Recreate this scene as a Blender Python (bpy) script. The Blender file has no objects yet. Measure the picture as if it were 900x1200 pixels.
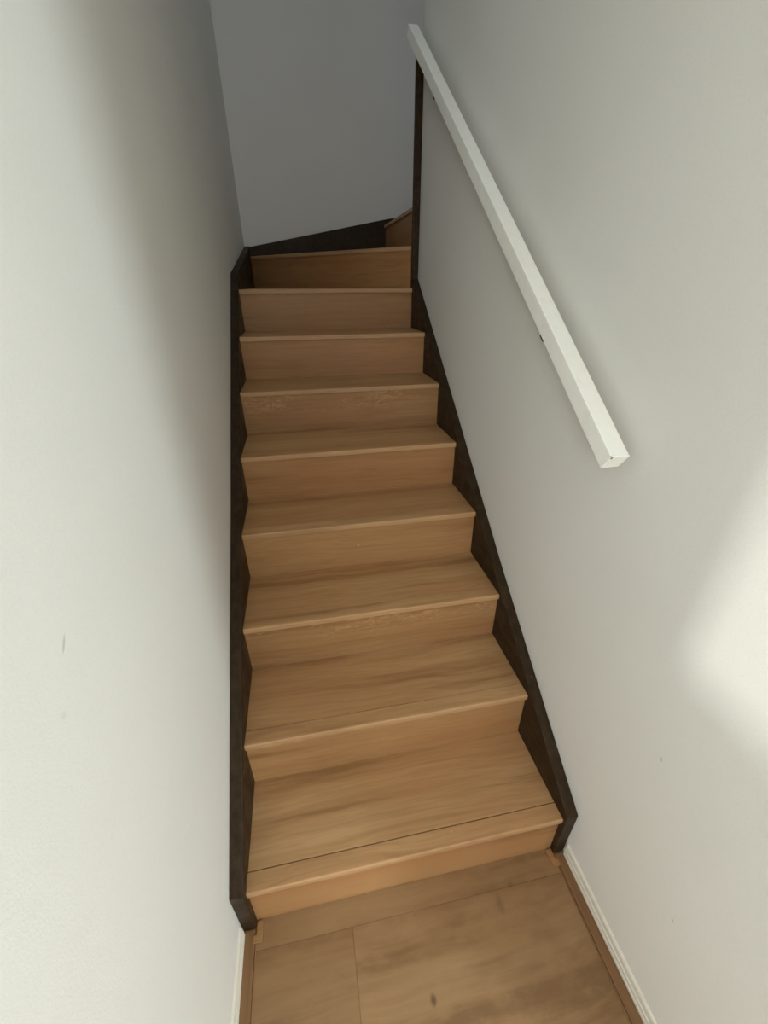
import bpy, bmesh, math
from mathutils import Vector, Matrix

SC = bpy.context.scene
COL = SC.collection

# ------------------------------------------------------------------ camera
CAM_F, CAM_POS = 488.402, (0.25707, -0.50897, 1.50054)
YAW, PITCH, ROLL = 0.187032, -0.499012, -0.006743
def cam_axes(a, b, c):
    f = Vector((math.sin(a)*math.cos(b), math.cos(a)*math.cos(b), math.sin(b)))
    r0 = Vector((math.cos(a), -math.sin(a), 0)); u0 = r0.cross(f)
    r = math.cos(c)*r0 + math.sin(c)*u0
    u = -math.sin(c)*r0 + math.cos(c)*u0
    return r, u, f
cd = bpy.data.cameras.new('camera'); cam = bpy.data.objects.new('camera', cd); COL.objects.link(cam)
r, u, f = cam_axes(YAW, PITCH, ROLL)
M = Matrix((r, u, -f)).transposed().to_4x4(); M.translation = Vector(CAM_POS)
cam.matrix_world = M
cd.sensor_fit = 'VERTICAL'; cd.sensor_height = 24.0; cd.lens = CAM_F/1200*24.0
cd.clip_start = 0.02
SC.camera = cam

# ------------------------------------------------------------------ world, exposure, lights
SC.view_settings.view_transform = 'Standard'; SC.view_settings.look = 'None'
SC.view_settings.gamma = 1; SC.view_settings.use_curve_mapping = False
SC.view_settings.exposure = 0.09
w = bpy.data.worlds.new('World'); SC.world = w; w.use_nodes = True
w.node_tree.nodes['Background'].inputs[0].default_value = (0.62, 0.78, 1.0, 1)
w.node_tree.nodes['Background'].inputs[1].default_value = 1.0
SC.cycles.max_bounces = 12; SC.cycles.diffuse_bounces = 8
SC.cycles.sample_clamp_indirect = 4

def area(name, loc, target, sx, sy, power, color, spread=180):
    l = bpy.data.lights.new(name, 'AREA'); l.shape = 'RECTANGLE'; l.size = sx; l.size_y = sy
    l.energy = power; l.color = color; l.spread = math.radians(spread)
    o = bpy.data.objects.new(name, l); COL.objects.link(o); o.location = loc
    o.rotation_euler = (Vector(target)-Vector(loc)).to_track_quat('-Z', 'Y').to_euler()
    return o
# window in the hall's right wall: lights the left stair wall as far as the end of the right wall lets it
area('window_light_right', (2.98, -2.88, 1.45), (1.98, -2.88, 1.45), 0.65, 1.5, 118, (0.89, 0.98, 1.0))
# small window in the hall's left wall: the bright patch on the right stair wall
area('window_light_left', (-2.18, -1.79, 1.12), (-1.18, -1.79, 1.12), 0.17, 0.16, 60, (0.98, 1.0, 0.92))
# wide window in the rear wall of the hall
area('window_light_rear', (-1.2, -3.78, 1.75), (-1.2, -2.78, 1.75), 1.2, 1.0, 54, (0.92, 0.97, 1.0))
# added cool fill over the second flight; the end wall has no window
area('added_light_upstairs', (2.95, 2.4, 3.9), (1.95, 2.4, 3.7), 0.8, 0.9, 3, (0.86, 0.95, 1.0))
# added lamp high above the stair foot, brightening the back wall
area('added_light_upper', (0.20, 0.48, 3.65), (0.62, 2.9, 2.35), 0.5, 0.7, 3.4, (0.93, 0.96, 1.0))

# ------------------------------------------------------------------ measures
RISE, RUN, NOSE = 0.18673, 0.26484, 0.0093
H1 = 0.17785
W = 0.86
XL, XR = -0.035, 0.895            # wall faces
YB = 2.90                         # back wall face
def zk(k): return H1 + (k-1)*RISE
def yk(k): return (k-1)*RUN

# ------------------------------------------------------------------ node helpers
class NT:
    def __init__(s, name):
        s.m = bpy.data.materials.new(name); s.m.use_nodes = True
        s.t = s.m.node_tree; s.n = s.t.nodes; s.l = s.t.links
        s.b = s.n['Principled BSDF']
    def node(s, typ, **kw):
        n = s.n.new(typ)
        for k, v in kw.items(): setattr(n, k, v)
        return n
    def link(s, a, b): s.l.new(a, b)
    def val(s, inp, v):
        if isinstance(v, (int, float, tuple)): inp.default_value = v
        else: s.link(v, inp)
    def math(s, op, a, b=0.0, c=None, clamp=False):
        n = s.node('ShaderNodeMath', operation=op, use_clamp=clamp)
        s.val(n.inputs[0], a); s.val(n.inputs[1], b)
        if c is not None: s.val(n.inputs[2], c)
        return n.outputs[0]
    def vmath(s, op, a, b=(0, 0, 0)):
        n = s.node('ShaderNodeVectorMath', operation=op)
        s.val(n.inputs[0], a); s.val(n.inputs[1], b)
        return n.outputs['Value'] if op in ('LENGTH', 'DISTANCE') else n.outputs[0]
    def noise(s, vec, scale, detail=2, rough=.5, dist=0.0):
        n = s.node('ShaderNodeTexNoise')
        s.link(vec, n.inputs['Vector']); n.inputs['Scale'].default_value = scale
        n.inputs['Detail'].default_value = detail; n.inputs['Roughness'].default_value = rough
        n.inputs['Distortion'].default_value = dist
        return n.outputs['Fac']
    def mix(s, fac, a, b, blend='MIX'):
        n = s.node('ShaderNodeMix', data_type='RGBA', blend_type=blend)
        s.val(n.inputs['Factor'], fac); s.val(n.inputs['A'], a); s.val(n.inputs['B'], b)
        return n.outputs['Result']
    def ramp(s, fac, lo, hi, tlo=0.0, thi=1.0, smooth=True):
        n = s.node('ShaderNodeMapRange', interpolation_type='SMOOTHSTEP' if smooth else 'LINEAR')
        s.val(n.inputs['Value'], fac)
        n.inputs['From Min'].default_value = lo; n.inputs['From Max'].default_value = hi
        n.inputs['To Min'].default_value = tlo; n.inputs['To Max'].default_value = thi
        return n.outputs['Result']
    def bump(s, h, strength, dist):
        n = s.node('ShaderNodeBump'); s.link(h, n.inputs['Height'])
        n.inputs['Strength'].default_value = strength; n.inputs['Distance'].default_value = dist
        s.link(n.outputs[0], s.b.inputs['Normal'])

def wood(name, light, mid, dark, pink, flecks=0.0, rough=0.42, streak=1.0, mottled=0.0, axis='X', knots=()):
    t = NT(name)
    co = t.node('ShaderNodeTexCoord').outputs['Object']
    if axis == 'Y':
        mp = t.node('ShaderNodeMapping'); mp.inputs['Rotation'].default_value = (0, 0, math.pi/2)
        t.link(co, mp.inputs[0]); co = mp.outputs[0]
    oi = t.node('ShaderNodeObjectInfo').outputs['Random']
    off = t.node('ShaderNodeCombineXYZ')
    t.link(t.math('MULTIPLY', oi, 37.0), off.inputs[0]); t.link(t.math('MULTIPLY', oi, 11.3), off.inputs[1])
    t.link(t.math('MULTIPLY', oi, 7.7), off.inputs[2])
    base = t.vmath('ADD', co, off.outputs[0])
    # slow sideways drift of the grain
    drift = t.noise(t.vmath('MULTIPLY', base, (1.6, 2.0, 2.0)), 1.0, 2)
    dv = t.node('ShaderNodeCombineXYZ')
    t.link(t.math('MULTIPLY', drift, .10), dv.inputs[1]); t.link(t.math('MULTIPLY', drift, .10), dv.inputs[2])
    g = t.vmath('ADD', base, dv.outputs[0])
    broad = t.noise(t.vmath('MULTIPLY', g, (.7, 17, 17)), 1.0, 5, .6)
    fine = t.noise(t.vmath('MULTIPLY', g, (3.5, 95, 95)), 1.0, 4, .6)
    pores = t.noise(t.vmath('MULTIPLY', g, (14, 330, 330)), 1.0, 2, .5)
    tone = t.noise(t.vmath('MULTIPLY', base, (1.4, 4.5, 4.5)), 1.0, 2, .5)
    c = t.mix(t.ramp(broad, .36, .62), mid, light)
    c = t.mix(t.math('MULTIPLY', t.ramp(broad, .45, .30), .75*streak), c, dark)
    c = t.mix(t.ramp(tone, .42, .66, 0, .55), c, pink)
    c = t.mix(t.ramp(fine, .36, .62, .26*streak, 0), c, dark)
    c = t.mix(t.ramp(pores, .58, .72, 0, .12*streak), c, dark)
    if mottled:
        mo = t.noise(t.vmath('MULTIPLY', base, (8, 15, 15)), 1.0, 5, .7)
        c = t.mix(t.ramp(mo, .42, .68, 0, mottled), c, light)
        mo2 = t.noise(t.vmath('MULTIPLY', base, (3.1, 6, 6)), 1.3, 3, .6)
        c = t.mix(t.ramp(mo2, .50, .72, 0, mottled*.8), c, dark)
    if flecks:
        fv = t.vmath('MULTIPLY', g, (26, 1, 85))
        fl = t.noise(fv, 1.0, 2, .5, 1.4)
        zone = t.noise(t.vmath('MULTIPLY', base, (2.5, 1, 9)), 1.0, 1)
        top = t.node('ShaderNodeSeparateXYZ'); t.link(co, top.inputs[0])
        m = t.math('MULTIPLY', t.ramp(fl, .50, .62), t.ramp(zone, .36, .5))
        m = t.math('MULTIPLY', m, t.ramp(top.outputs[2], -.105, -.03))
        c = t.mix(t.math('MULTIPLY', m, flecks), c, (light[0]*1.25, light[1]*1.25, light[2]*1.3, 1))
    wp = t.node('ShaderNodeNewGeometry').outputs['Position']
    for (p, a, b, st) in knots:
        d = t.vmath('MULTIPLY', t.vmath('SUBTRACT', wp, p), (1/a, 1/b, 0))
        e = t.math('ADD', t.vmath('LENGTH', d), t.math('MULTIPLY', t.noise(wp, 90, 2), .7))
        c = t.mix(t.ramp(e, .5, 1.5, st, 0), c, (dark[0]*.45, dark[1]*.4, dark[2]*.4, 1))
    # a few tiny pale nicks
    vo = t.node('ShaderNodeTexVoronoi'); t.link(t.vmath('MULTIPLY', base, (9, 7, 7)), vo.inputs['Vector'])
    vo.inputs['Scale'].default_value = 1.0
    sep = t.node('ShaderNodeSeparateColor'); t.link(vo.outputs['Color'], sep.inputs[0])
    nick = t.math('MULTIPLY', t.math('LESS_THAN', vo.outputs['Distance'], .022), t.math('GREATER_THAN', sep.outputs[0], .82))
    c = t.mix(t.math('MULTIPLY', nick, .55), c, (.8, .68, .42, 1))
    hs = t.node('ShaderNodeHueSaturation'); t.link(c, hs.inputs['Color'])
    t.link(t.ramp(oi, 0, 1, .94, 1.06, False), hs.inputs['Value'])
    t.link(hs.outputs[0], t.b.inputs['Base Color'])
    t.link(t.ramp(fine, .3, .7, rough-.04, rough+.08), t.b.inputs['Roughness'])
    t.b.inputs['Specular IOR Level'].default_value = .35
    t.bump(fine, .10, .0006)
    return t.m

def dark_wood():
    t = NT('dark_stained_wood')
    co = t.node('ShaderNodeTexCoord').outputs['Object']
    n = t.noise(t.vmath('MULTIPLY', co, (60, 5, 60)), 1.0, 4, .6)
    sc = t.noise(co, 14.0, 3, .6)
    c = t.mix(t.ramp(n, .35, .7), (.022, .012, .005, 1), (.042, .025, .011, 1))
    c = t.mix(t.ramp(sc, .55, .8, 0, .5), c, (.045, .034, .022, 1))
    vo = t.node('ShaderNodeTexVoronoi'); t.link(co, vo.inputs['Vector']); vo.inputs['Scale'].default_value = 11
    sep = t.node('ShaderNodeSeparateColor'); t.link(vo.outputs['Color'], sep.inputs[0])
    chip = t.math('MULTIPLY', t.math('LESS_THAN', vo.outputs['Distance'], .035), t.math('GREATER_THAN', sep.outputs[0], .6))
    c = t.mix(t.math('MULTIPLY', chip, .5), c, (.22, .15, .09, 1))
    t.link(c, t.b.inputs['Base Color'])
    t.link(t.ramp(sc, .3, .7, .42, .6), t.b.inputs['Roughness'])
    t.b.inputs['Specular IOR Level'].default_value = .16
    t.bump(n, .15, .0008)
    return t.m

def wallpaper(name, color, marks=()):
    t = NT(name)
    co = t.node('ShaderNodeTexCoord').outputs['Object']
    n1 = t.noise(co, 330, 3, .6); n2 = t.noise(co, 700, 2, .5); big = t.noise(co, 2.3, 3, .5)
    h = t.math('ADD', n1, t.math('MULTIPLY', n2, .5))
    c = t.mix(t.ramp(big, .3, .7, 0, 1), (color[0]*.975, color[1]*.975, color[2]*.965, 1), color)
    c = t.mix(t.ramp(n1, .38, .5, .10, 0), c, (color[0]*.72, color[1]*.72, color[2]*.70, 1))
    wob = t.noise(co, 60, 2)
    for (p, sy, sz, sh, s) in marks:      # scuffs: centre, half width, half height, slant, strength
        d = t.vmath('SUBTRACT', co, p); sp = t.node('ShaderNodeSeparateXYZ'); t.link(d, sp.inputs[0])
        yy = t.math('SUBTRACT', sp.outputs[1], t.math('MULTIPLY', sp.outputs[2], sh))
        a = t.math('POWER', t.math('DIVIDE', yy, sy), 2.0); b = t.math('POWER', t.math('DIVIDE', sp.outputs[2], sz), 2.0)
        e = t.math('ADD', t.math('ADD', a, b), t.math('MULTIPLY', wob, .8))
        c = t.mix(t.ramp(e, .5, 1.5, s, 0), c, (.20, .19, .16, 1))
    t.link(c, t.b.inputs['Base Color'])
    t.b.inputs['Roughness'].default_value = .62; t.b.inputs['Specular IOR Level'].default_value = .25
    t.bump(h, .30, .0007)
    return t.m

def paint(name, color, rough=.35, spec=.45):
    t = NT(name)
    co = t.node('ShaderNodeTexCoord').outputs['Object']
    n = t.noise(co, 35, 3, .6)
    c = t.mix(t.ramp(n, .45, .75, 0, .5), color, (color[0]*.93, color[1]*.92, color[2]*.90, 1))
    t.link(c, t.b.inputs['Base Color']); t.b.inputs['Roughness'].default_value = rough
    t.b.inputs['Specular IOR Level'].default_value = spec
    return t.m

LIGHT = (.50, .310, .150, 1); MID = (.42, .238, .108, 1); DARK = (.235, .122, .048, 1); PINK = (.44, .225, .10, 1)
M_tread = wood('oak_veneer', LIGHT, MID, DARK, PINK)  # treads coloured lighter, standing in for light from above
M_riser = wood('oak_veneer_riser', (.37, .210, .093, 1), (.325, .172, .072, 1), (.19, .093, .034, 1), (.35, .163, .066, 1))  # redder veneer, also darkened to offset the weak light from above
M_fleck = wood('oak_veneer_flecked', (.34, .195, .088, 1), (.285, .152, .063, 1), (.165, .082, .030, 1), (.31, .148, .060, 1), flecks=.75)
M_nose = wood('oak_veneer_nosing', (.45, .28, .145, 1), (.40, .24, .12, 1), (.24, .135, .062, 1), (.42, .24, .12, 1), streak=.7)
M_floor = wood('oak_floor', (.30, .182, .088, 1), (.225, .127, .056, 1), (.145, .077, .032, 1), (.245, .132, .058, 1), mottled=.5, streak=.7, rough=.5,
               knots=[((.424, -.219, 0), .009, .014, .7), ((.655, -.085, 0), .012, .03, .25), ((.70, -.052, 0), .01, .006, .35)])
M_edge = wood('oak_edging', (.24, .130, .058, 1), (.19, .098, .042, 1), (.10, .048, .02, 1), (.22, .11, .05, 1), axis='Y')
M_dark = dark_wood()
M_white = paint('white_rail_film', (.90, .91, .86, 1), .30)
M_base = paint('white_baseboard_vinyl', (.68, .66, .58, 1), .4)
M_black = paint('black_steel', (.012, .012, .012, 1), .4)
WC = (.71, .713, .685, 1)
M_wl = wallpaper('wallpaper_left', WC, [((-.035, -.105, 1.147), .0035, .009, .9, .40), ((-.035, -.152, 1.087), .006, .006, 0, .12)])
M_wr = wallpaper('wallpaper_right', WC, [((.895, -.124, .658), .004, .006, .3, .30), ((.895, -.277, .358), .0035, .004, .3, .4)])
M_wb = wallpaper('wallpaper_back', (.70, .70, .69, 1))
M_ceil = paint('ceiling_white', (.78, .77, .73, 1), .8)

# ------------------------------------------------------------------ mesh helpers
def finish(name, bm, mat, parent=None, bevel=0.0, loc=None, rotz=0.0, segs=2):
    bmesh.ops.recalc_face_normals(bm, faces=bm.faces)
    me = bpy.data.meshes.new(name); bm.to_mesh(me); bm.free()
    me.materials.append(mat)
    o = bpy.data.objects.new(name, me); COL.objects.link(o)
    if loc is not None: o.location = loc
    o.rotation_euler = (0, 0, rotz)
    if parent: o.parent = parent
    if bevel:
        b = o.modifiers.new('bevel', 'BEVEL'); b.width = bevel; b.segments = segs; b.limit_method = 'ANGLE'
        b.angle_limit = math.radians(30)
        for p in me.polygons: p.use_smooth = True
        wn = o.modifiers.new('wn', 'WEIGHTED_NORMAL'); wn.keep_sharp = True
    return o
def box(bm, x0, x1, y0, y1, z0, z1):
    v = [bm.verts.new((x, y, z)) for z in (z0, z1) for y in (y0, y1) for x in (x0, x1)]
    for q in ((0, 1, 3, 2), (4, 6, 7, 5), (0, 4, 5, 1), (2, 3, 7, 6), (0, 2, 6, 4), (1, 5, 7, 3)):
        bm.faces.new([v[i] for i in q])
def prism(bm, pts, axis, a, b):
    """extrude a 2-D outline along an axis between a and b"""
    def mk(p, t):
        if axis == 'x': return (t, p[0], p[1])
        if axis == 'y': return (p[0], t, p[1])
        return (p[0], p[1], t)
    A = [bm.verts.new(mk(p, a)) for p in pts]; B = [bm.verts.new(mk(p, b)) for p in pts]
    bm.faces.new(A); bm.faces.new(B[::-1])
    n = len(pts)
    for i in range(n): bm.faces.new((A[i], B[i], B[(i+1) % n], A[(i+1) % n]))
def bxo(name, dims, mat, parent=None, bevel=0.0):
    bm = bmesh.new(); box(bm, *dims); return finish(name, bm, mat, parent, bevel)
def struct(o, kind='structure'):
    o['kind'] = kind; return o
def empty(name, loc):
    e = bpy.data.objects.new(name, None); COL.objects.link(e); e.location = loc; e.empty_display_size = .1; return e

# ------------------------------------------------------------------ room shell
HL, HR, HB, HC = -2.2, 3.0, -3.8, 2.5        # hall: left, right, rear, ceiling
YE = -0.55                                    # where the stair walls end at the hall
TOP = 4.9
def wall(name, parts, mat):
    bm = bmesh.new()
    for d in parts: box(bm, *d)
    return struct(finish(name, bm, mat))
wall('wall_left', [(XL-.12, XL, YE-.05, YB, 0, TOP)], M_wl)
wall('wall_right', [(XR, XR+.12, YE, 1.90, 0, TOP)], M_wr)
wall('wall_right_return', [(XR+.12, HR, 1.78, 1.90, 0, TOP)], M_wr)
wall('wall_back', [(XL-.12, HR, YB, YB+.12, 0, TOP)], M_wb)
wall('wall_upstairs', [(HR, HR+.12, 1.78, YB+.12, 0, TOP)], M_wb)
wall('wall_hall_left', [(HL-.12, HL, HB, YE, 0, .98), (HL-.12, HL, HB, YE, 1.26, HC), (HL-.12, HL, HB, -1.96, .98, 1.26),
                        (HL-.12, HL, -1.68, YE, .98, 1.26)], M_wb)
wall('wall_hall_right', [(HR, HR+.12, HB, YE, 0, .69), (HR, HR+.12, HB, YE, 2.21, HC), (HR, HR+.12, HB, -3.22, .69, 2.21),
                         (HR, HR+.12, -2.54, YE, .69, 2.21)], M_wb)
wall('wall_hall_rear', [(HL-.12, HR+.12, HB-.12, HB, 0, 1.24), (HL-.12, HR+.12, HB-.12, HB, 2.26, HC),
                        (HL-.12, -1.81, HB-.12, HB, 1.24, 2.26), (-.59, HR+.12, HB-.12, HB, 1.24, 2.26)], M_wb)
wall('wall_hall_front', [(HL-.12, XL-.12, YE, YE+.12, 0, HC), (XR+.12, HR+.12, YE, YE+.12, 0, HC)], M_wb)
wall('light_blocker_low', [(-.62, -.40, -1.50, -.64, 0, .985)], M_wb)  # unseen block added to cut off the lower edge of the bright patch
wall('wall_over_hall', [(XL, XR, .35, .47, HC+.15, 3.25), (XL, XR, .35, .47, 4.05, TOP), (.46, XR, .35, .47, 3.25, 4.05)], M_wb)  # gap left open for the added upper lamp
cl = wall('ceiling', [(HL-.12, HR+.12, HB-.12, YE+.12, HC, HC+.15), (XL, XR, YE+.12, .47, HC, HC+.15)], M_ceil)
wall('ceiling_stairwell', [(XL-.12, HR+.12, .35, YB+.12, TOP, TOP+.12)], M_ceil)

# floor with its boards
floor = bpy.data.objects.new('floor', None)
bm = bmesh.new(); box(bm, HL-.12, HR+.12, HB-.12, .012, -.06, -.012)
floor = struct(finish('floor', bm, M_floor))
BW, G = .303, .00025
def board(x0, x1, y0, y1, dz=0.0):
    bm = bmesh.new(); L, D = (x1-x0)/2, (y1-y0)/2
    box(bm, -L+G, L-G, -D+G, D-G, -.012, 0)
    return finish('floor_board', bm, M_floor, floor, bevel=.0003, loc=((x0+x1)/2, (y0+y1)/2, dz), segs=1)
board(-.035, .895, -.054, .03)
ye = -.054; row = 0
cuts = [[-.65, .25, 1.15], [-.2, .70], [-1.1, -.05, .55, 1.4], [.1, 1.0], [-.5, .35, 1.2]]
while ye > HB:
    y0 = max(ye-BW, HB)
    lo, hi = (XL, XR) if ye > YE+.2 else (HL, HR)
    xs = [lo]+[c for c in cuts[row % 5] if lo+.05 < c < hi-.05]+[hi]
    for i in range(len(xs)-1): board(xs[i], xs[i+1], y0, ye, -.0004 if (i+row) % 2 else 0)
    ye = y0; row += 1

# wood edging and white skirting at both sides of the landing
def skirting(name, x_wall, s, y0, y1):
    """s=+1: board stands on the left wall and faces +x"""
    prof = [(0, 0), (.0065, 0), (.0065, .012), (.0048, .0135), (.0048, .019), (.0066, .021), (.0066, .030), (.0046, .0325),
            (.0046, .039), (.0060, .041), (.0056, .052), (.003, .056), (0, .057)]
    bm = bmesh.new()
    prism(bm, [(x_wall+s*a, b) for a, b in prof], 'y', y0, y1)
    return struct(finish(name, bm, M_base))
skirting('baseboard_left', XL, 1, YE-.05, -.016)
skirting('baseboard_right', XR, -1, YE, -.014)
def edging(name, xw, s):
    bm = bmesh.new()
    a, b = xw+s*.0065, xw+s*.032
    box(bm, min(a, b), max(a, b), YE, -.010, 0, .004)
    c = xw+s*.0335; d = xw+s*.0365
    box(bm, min(c, d), max(c, d), YE, -.040, 0, .0028)
    return struct(finish(name, bm, M_edge, bevel=.001))
edging('trim_1', XL, 1); edging('trim_2', XR, -1)
def corner_piece(name, x0, s):
    bm = bmesh.new()
    pts = [(x0, .004), (x0+s*.015, .004), (x0+s*.015, -.038), (x0-s*.008, -.038), (x0-s*.008, -.022), (x0, -.022)]
    prism(bm, pts, 'z', 0, .0055)
    return struct(finish(name, bm, M_riser, bevel=.001))
corner_piece('trim_3', .001, 1); corner_piece('trim_4', W-.001, -1)

# ------------------------------------------------------------------ staircase
stair = empty('staircase', (.43, 0, 0))
stair['label'] = 'oak staircase with dark brown stringers winding right at the top'
stair['category'] = 'staircase'
OFF = Vector((-.43, 0, 0))
def on_stair(o): 
    o.parent = stair; o.location = Vector(o.location)+OFF; return o

def riser(x0, y0, x1, y1, ztop, h, mat):
    """panel whose front face runs from (x0,y0) to (x1,y1)"""
    d = Vector((x1-x0, y1-y0)); L = d.length; ang = math.atan2(d.y, d.x)
    bm = bmesh.new(); box(bm, -L/2, L/2, 0, .010, -h, 0)
    o = finish('riser', bm, mat, None, 0, ((x0+x1)/2, (y0+y1)/2, ztop), ang)
    return on_stair(o)
def nosing(x0, y0, x1, y1, z, parent, depth=.045):
    d = Vector((x1-x0, y1-y0)); L = d.length; ang = math.atan2(d.y, d.x)
    T = .0195; R = .0045
    prof = [(depth, 0), (R, 0)]
    for i in range(1, 5):
        a = math.pi/2*i/4; prof.append((R-R*math.sin(a), -R+R*math.cos(a)))
    r2 = .002
    for i in range(0, 3):
        a = math.pi/2*i/2; prof.append((r2-r2*math.cos(a), -T+r2-r2*math.sin(a)))
    prof += [(depth, -T)]
    bm = bmesh.new(); prism(bm, prof, 'x', -L/2, L/2)
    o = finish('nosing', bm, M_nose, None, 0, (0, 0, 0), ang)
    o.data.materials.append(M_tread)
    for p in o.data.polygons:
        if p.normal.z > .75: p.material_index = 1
    o.parent = parent
    c = Vector(((x0+x1)/2, (y0+y1)/2, z))
    o.location = c - Vector(parent['org'])
    return o
def tread(pts, z, t=.0195):
    cx = sum(p[0] for p in pts)/len(pts); cy = sum(p[1] for p in pts)/len(pts)
    bm = bmesh.new(); prism(bm, [(p[0]-cx, p[1]-cy) for p in pts], 'z', -t, 0)
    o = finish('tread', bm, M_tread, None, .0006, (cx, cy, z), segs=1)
    o['org'] = (cx, cy, z)
    return on_stair(o)

gaps = {1: .0028, 2: .0022, 3: .0012, 6: .0010}
for k in range(1, 9):
    z = zk(k); y = yk(k)
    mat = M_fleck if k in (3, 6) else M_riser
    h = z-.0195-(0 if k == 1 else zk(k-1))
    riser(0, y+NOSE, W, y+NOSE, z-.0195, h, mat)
    g = gaps.get(k, .0007)
    if k < 8:
        y2 = yk(k+1)+NOSE
        t = tread([(0, y+.045+g), (W, y+.045+g), (W, y2+.0005), (0, y2+.0005)], z)
    else:
        t = tread([(0, y+.045+g), (W, y+.045+g), (W, 1.91), (0, 2.855)], z)
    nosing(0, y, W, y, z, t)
# first winder (tread nine) turns towards the right
P1, P2 = Vector((.86, 1.893)), Vector((0, 2.838))
dv = (P1-P2).normalized(); nb = Vector((-dv.y, dv.x))         # nb points back, away from the viewer
if nb.y < 0: nb = -nb
z9 = zk(9)
A2, A1 = P2+nb*NOSE, P1+nb*NOSE
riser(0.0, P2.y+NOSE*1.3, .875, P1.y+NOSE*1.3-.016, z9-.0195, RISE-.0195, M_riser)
q2, q1 = P2+nb*.046, P1+nb*.046
t = tread([(q1.x, q1.y), (.93, 1.93), (.93, 2.865), (.03, 2.865), (q2.x, q2.y)], z9)
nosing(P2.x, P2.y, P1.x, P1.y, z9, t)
# second flight, climbing to the right behind the wall
for k in (10, 11, 12):
    z = zk(k); x = .910+(k-10)*RUN
    # front faces -x: run from the back wall side to the near side
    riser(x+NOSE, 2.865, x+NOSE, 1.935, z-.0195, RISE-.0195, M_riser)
    t = tread([(x+.046, 1.935), (x+RUN+NOSE, 1.935), (x+RUN+NOSE, 2.865), (x+.046, 2.865)], z)
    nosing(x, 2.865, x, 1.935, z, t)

def stringer(name, pts, axis, a, b, bevel=.0025):
    bm = bmesh.new(); prism(bm, pts, axis, a, b)
    o = finish(name, bm, M_dark, None, bevel); o['label'] = 'dark brown stained stringer board'; return on_stair(o)
stringer('stringer', [(-.008, 0), (-.013, .203), (.30, .420), (.863, .800), (1.931, 1.557), (2.8994, 1.732), (2.8994, 1.30), (1.80, 1.22), (.12, 0)],
         'x', XL+.0006, 0)
stringer('stringer', [(-.006, 0), (-.010, .205), (.625, .634), (1.872, 1.528), (1.872, 1.22), (.12, 0)], 'x', W, XR-.0006)
stringer('stringer', [(0, 1.726), (.91, 1.889), (1.14, 1.925), (1.90, 2.46), (1.90, 2.2), (.95, 1.5), (0, 1.35)], 'y', 2.865, 2.8994)
stringer('stringer', [(.897, 1.60), (.897, 2.05), (1.90, 2.76), (1.90, 2.2), (.95, 1.55)], 'y', 1.9006, 1.935)
bm = bmesh.new()
prism(bm, [(.86, 1.35), (.86, 2.345), (.872, 2.365), (XR-.0006, 2.365), (XR-.0006, 1.35)], 'y', 1.872, 1.890)
on_stair(finish('newel_board', bm, M_dark, None, .002))['label'] = 'tall narrow dark brown board at the wall end'

# ------------------------------------------------------------------ handrail
rail_a = .617
rx1, rw, ry, rz, rh, RL = .865, .0405, .146, 1.2075, .038, 2.130
hr = empty('handrail', (rx1-rw/2, ry, rz))
hr['label'] = 'square white handrail sloping up the right wall'; hr['category'] = 'handrail'
org = Vector((rx1-rw/2, ry, rz))
def rail_obj(name, bm, mat, bevel=0.0):
    o = finish(name, bm, mat, hr, bevel); o.rotation_euler = (rail_a, 0, 0); return o
# local frame: y along the rail, z perpendicular to it; z = 0 is the top face
bm = bmesh.new(); box(bm, -rw/2, rw/2, .004, RL, -rh, 0); rail_obj('rail', bm, M_white, .0016)
bm = bmesh.new()
pts = [(-rw/2+.0022, 0), (rw/2, 0), (rw/2, -rh), (-rw/2, -rh), (-rw/2, -.0022)]
prism(bm, pts, 'y', 0, .004); rail_obj('end_cap', bm, M_white, .0008)
bm = bmesh.new(); box(bm, -rw/2+.0006, rw/2-.001, RL, RL+.004, -rh+.001, -.001); rail_obj('end_cap', bm, M_white, .0008)
bm = bmesh.new(); box(bm, -rw/2+.0012, -rw/2+.0050, -.0003, .0046, -.0055, -.0006)
rail_obj('end_cap_gap', bm, M_black)['label'] = 'small black gap at the end cap corner'
def bracket(yw, lip):
    s = (yw-ry)/math.cos(rail_a)
    bm = bmesh.new()
    box(bm, -rw/2-lip, .010, s-.010, s+.010, -rh-.004, -rh)          # saddle plate
    pts = [(0.004, s-.006), (.0505, s-.006), (.0505, s+.006), (.004, s+.006)]
    prism(bm, pts, 'z', -rh-.012, -rh-.004)                            # arm to the wall
    box(bm, .0475, .0505, s-.014, s+.014, -rh-.035, -rh-.004)          # wall plate
    rail_obj('bracket', bm, M_black, .001)['label'] = 'small black bracket under the rail'
bracket(1.445, .0018); bracket(.445, -.0002)
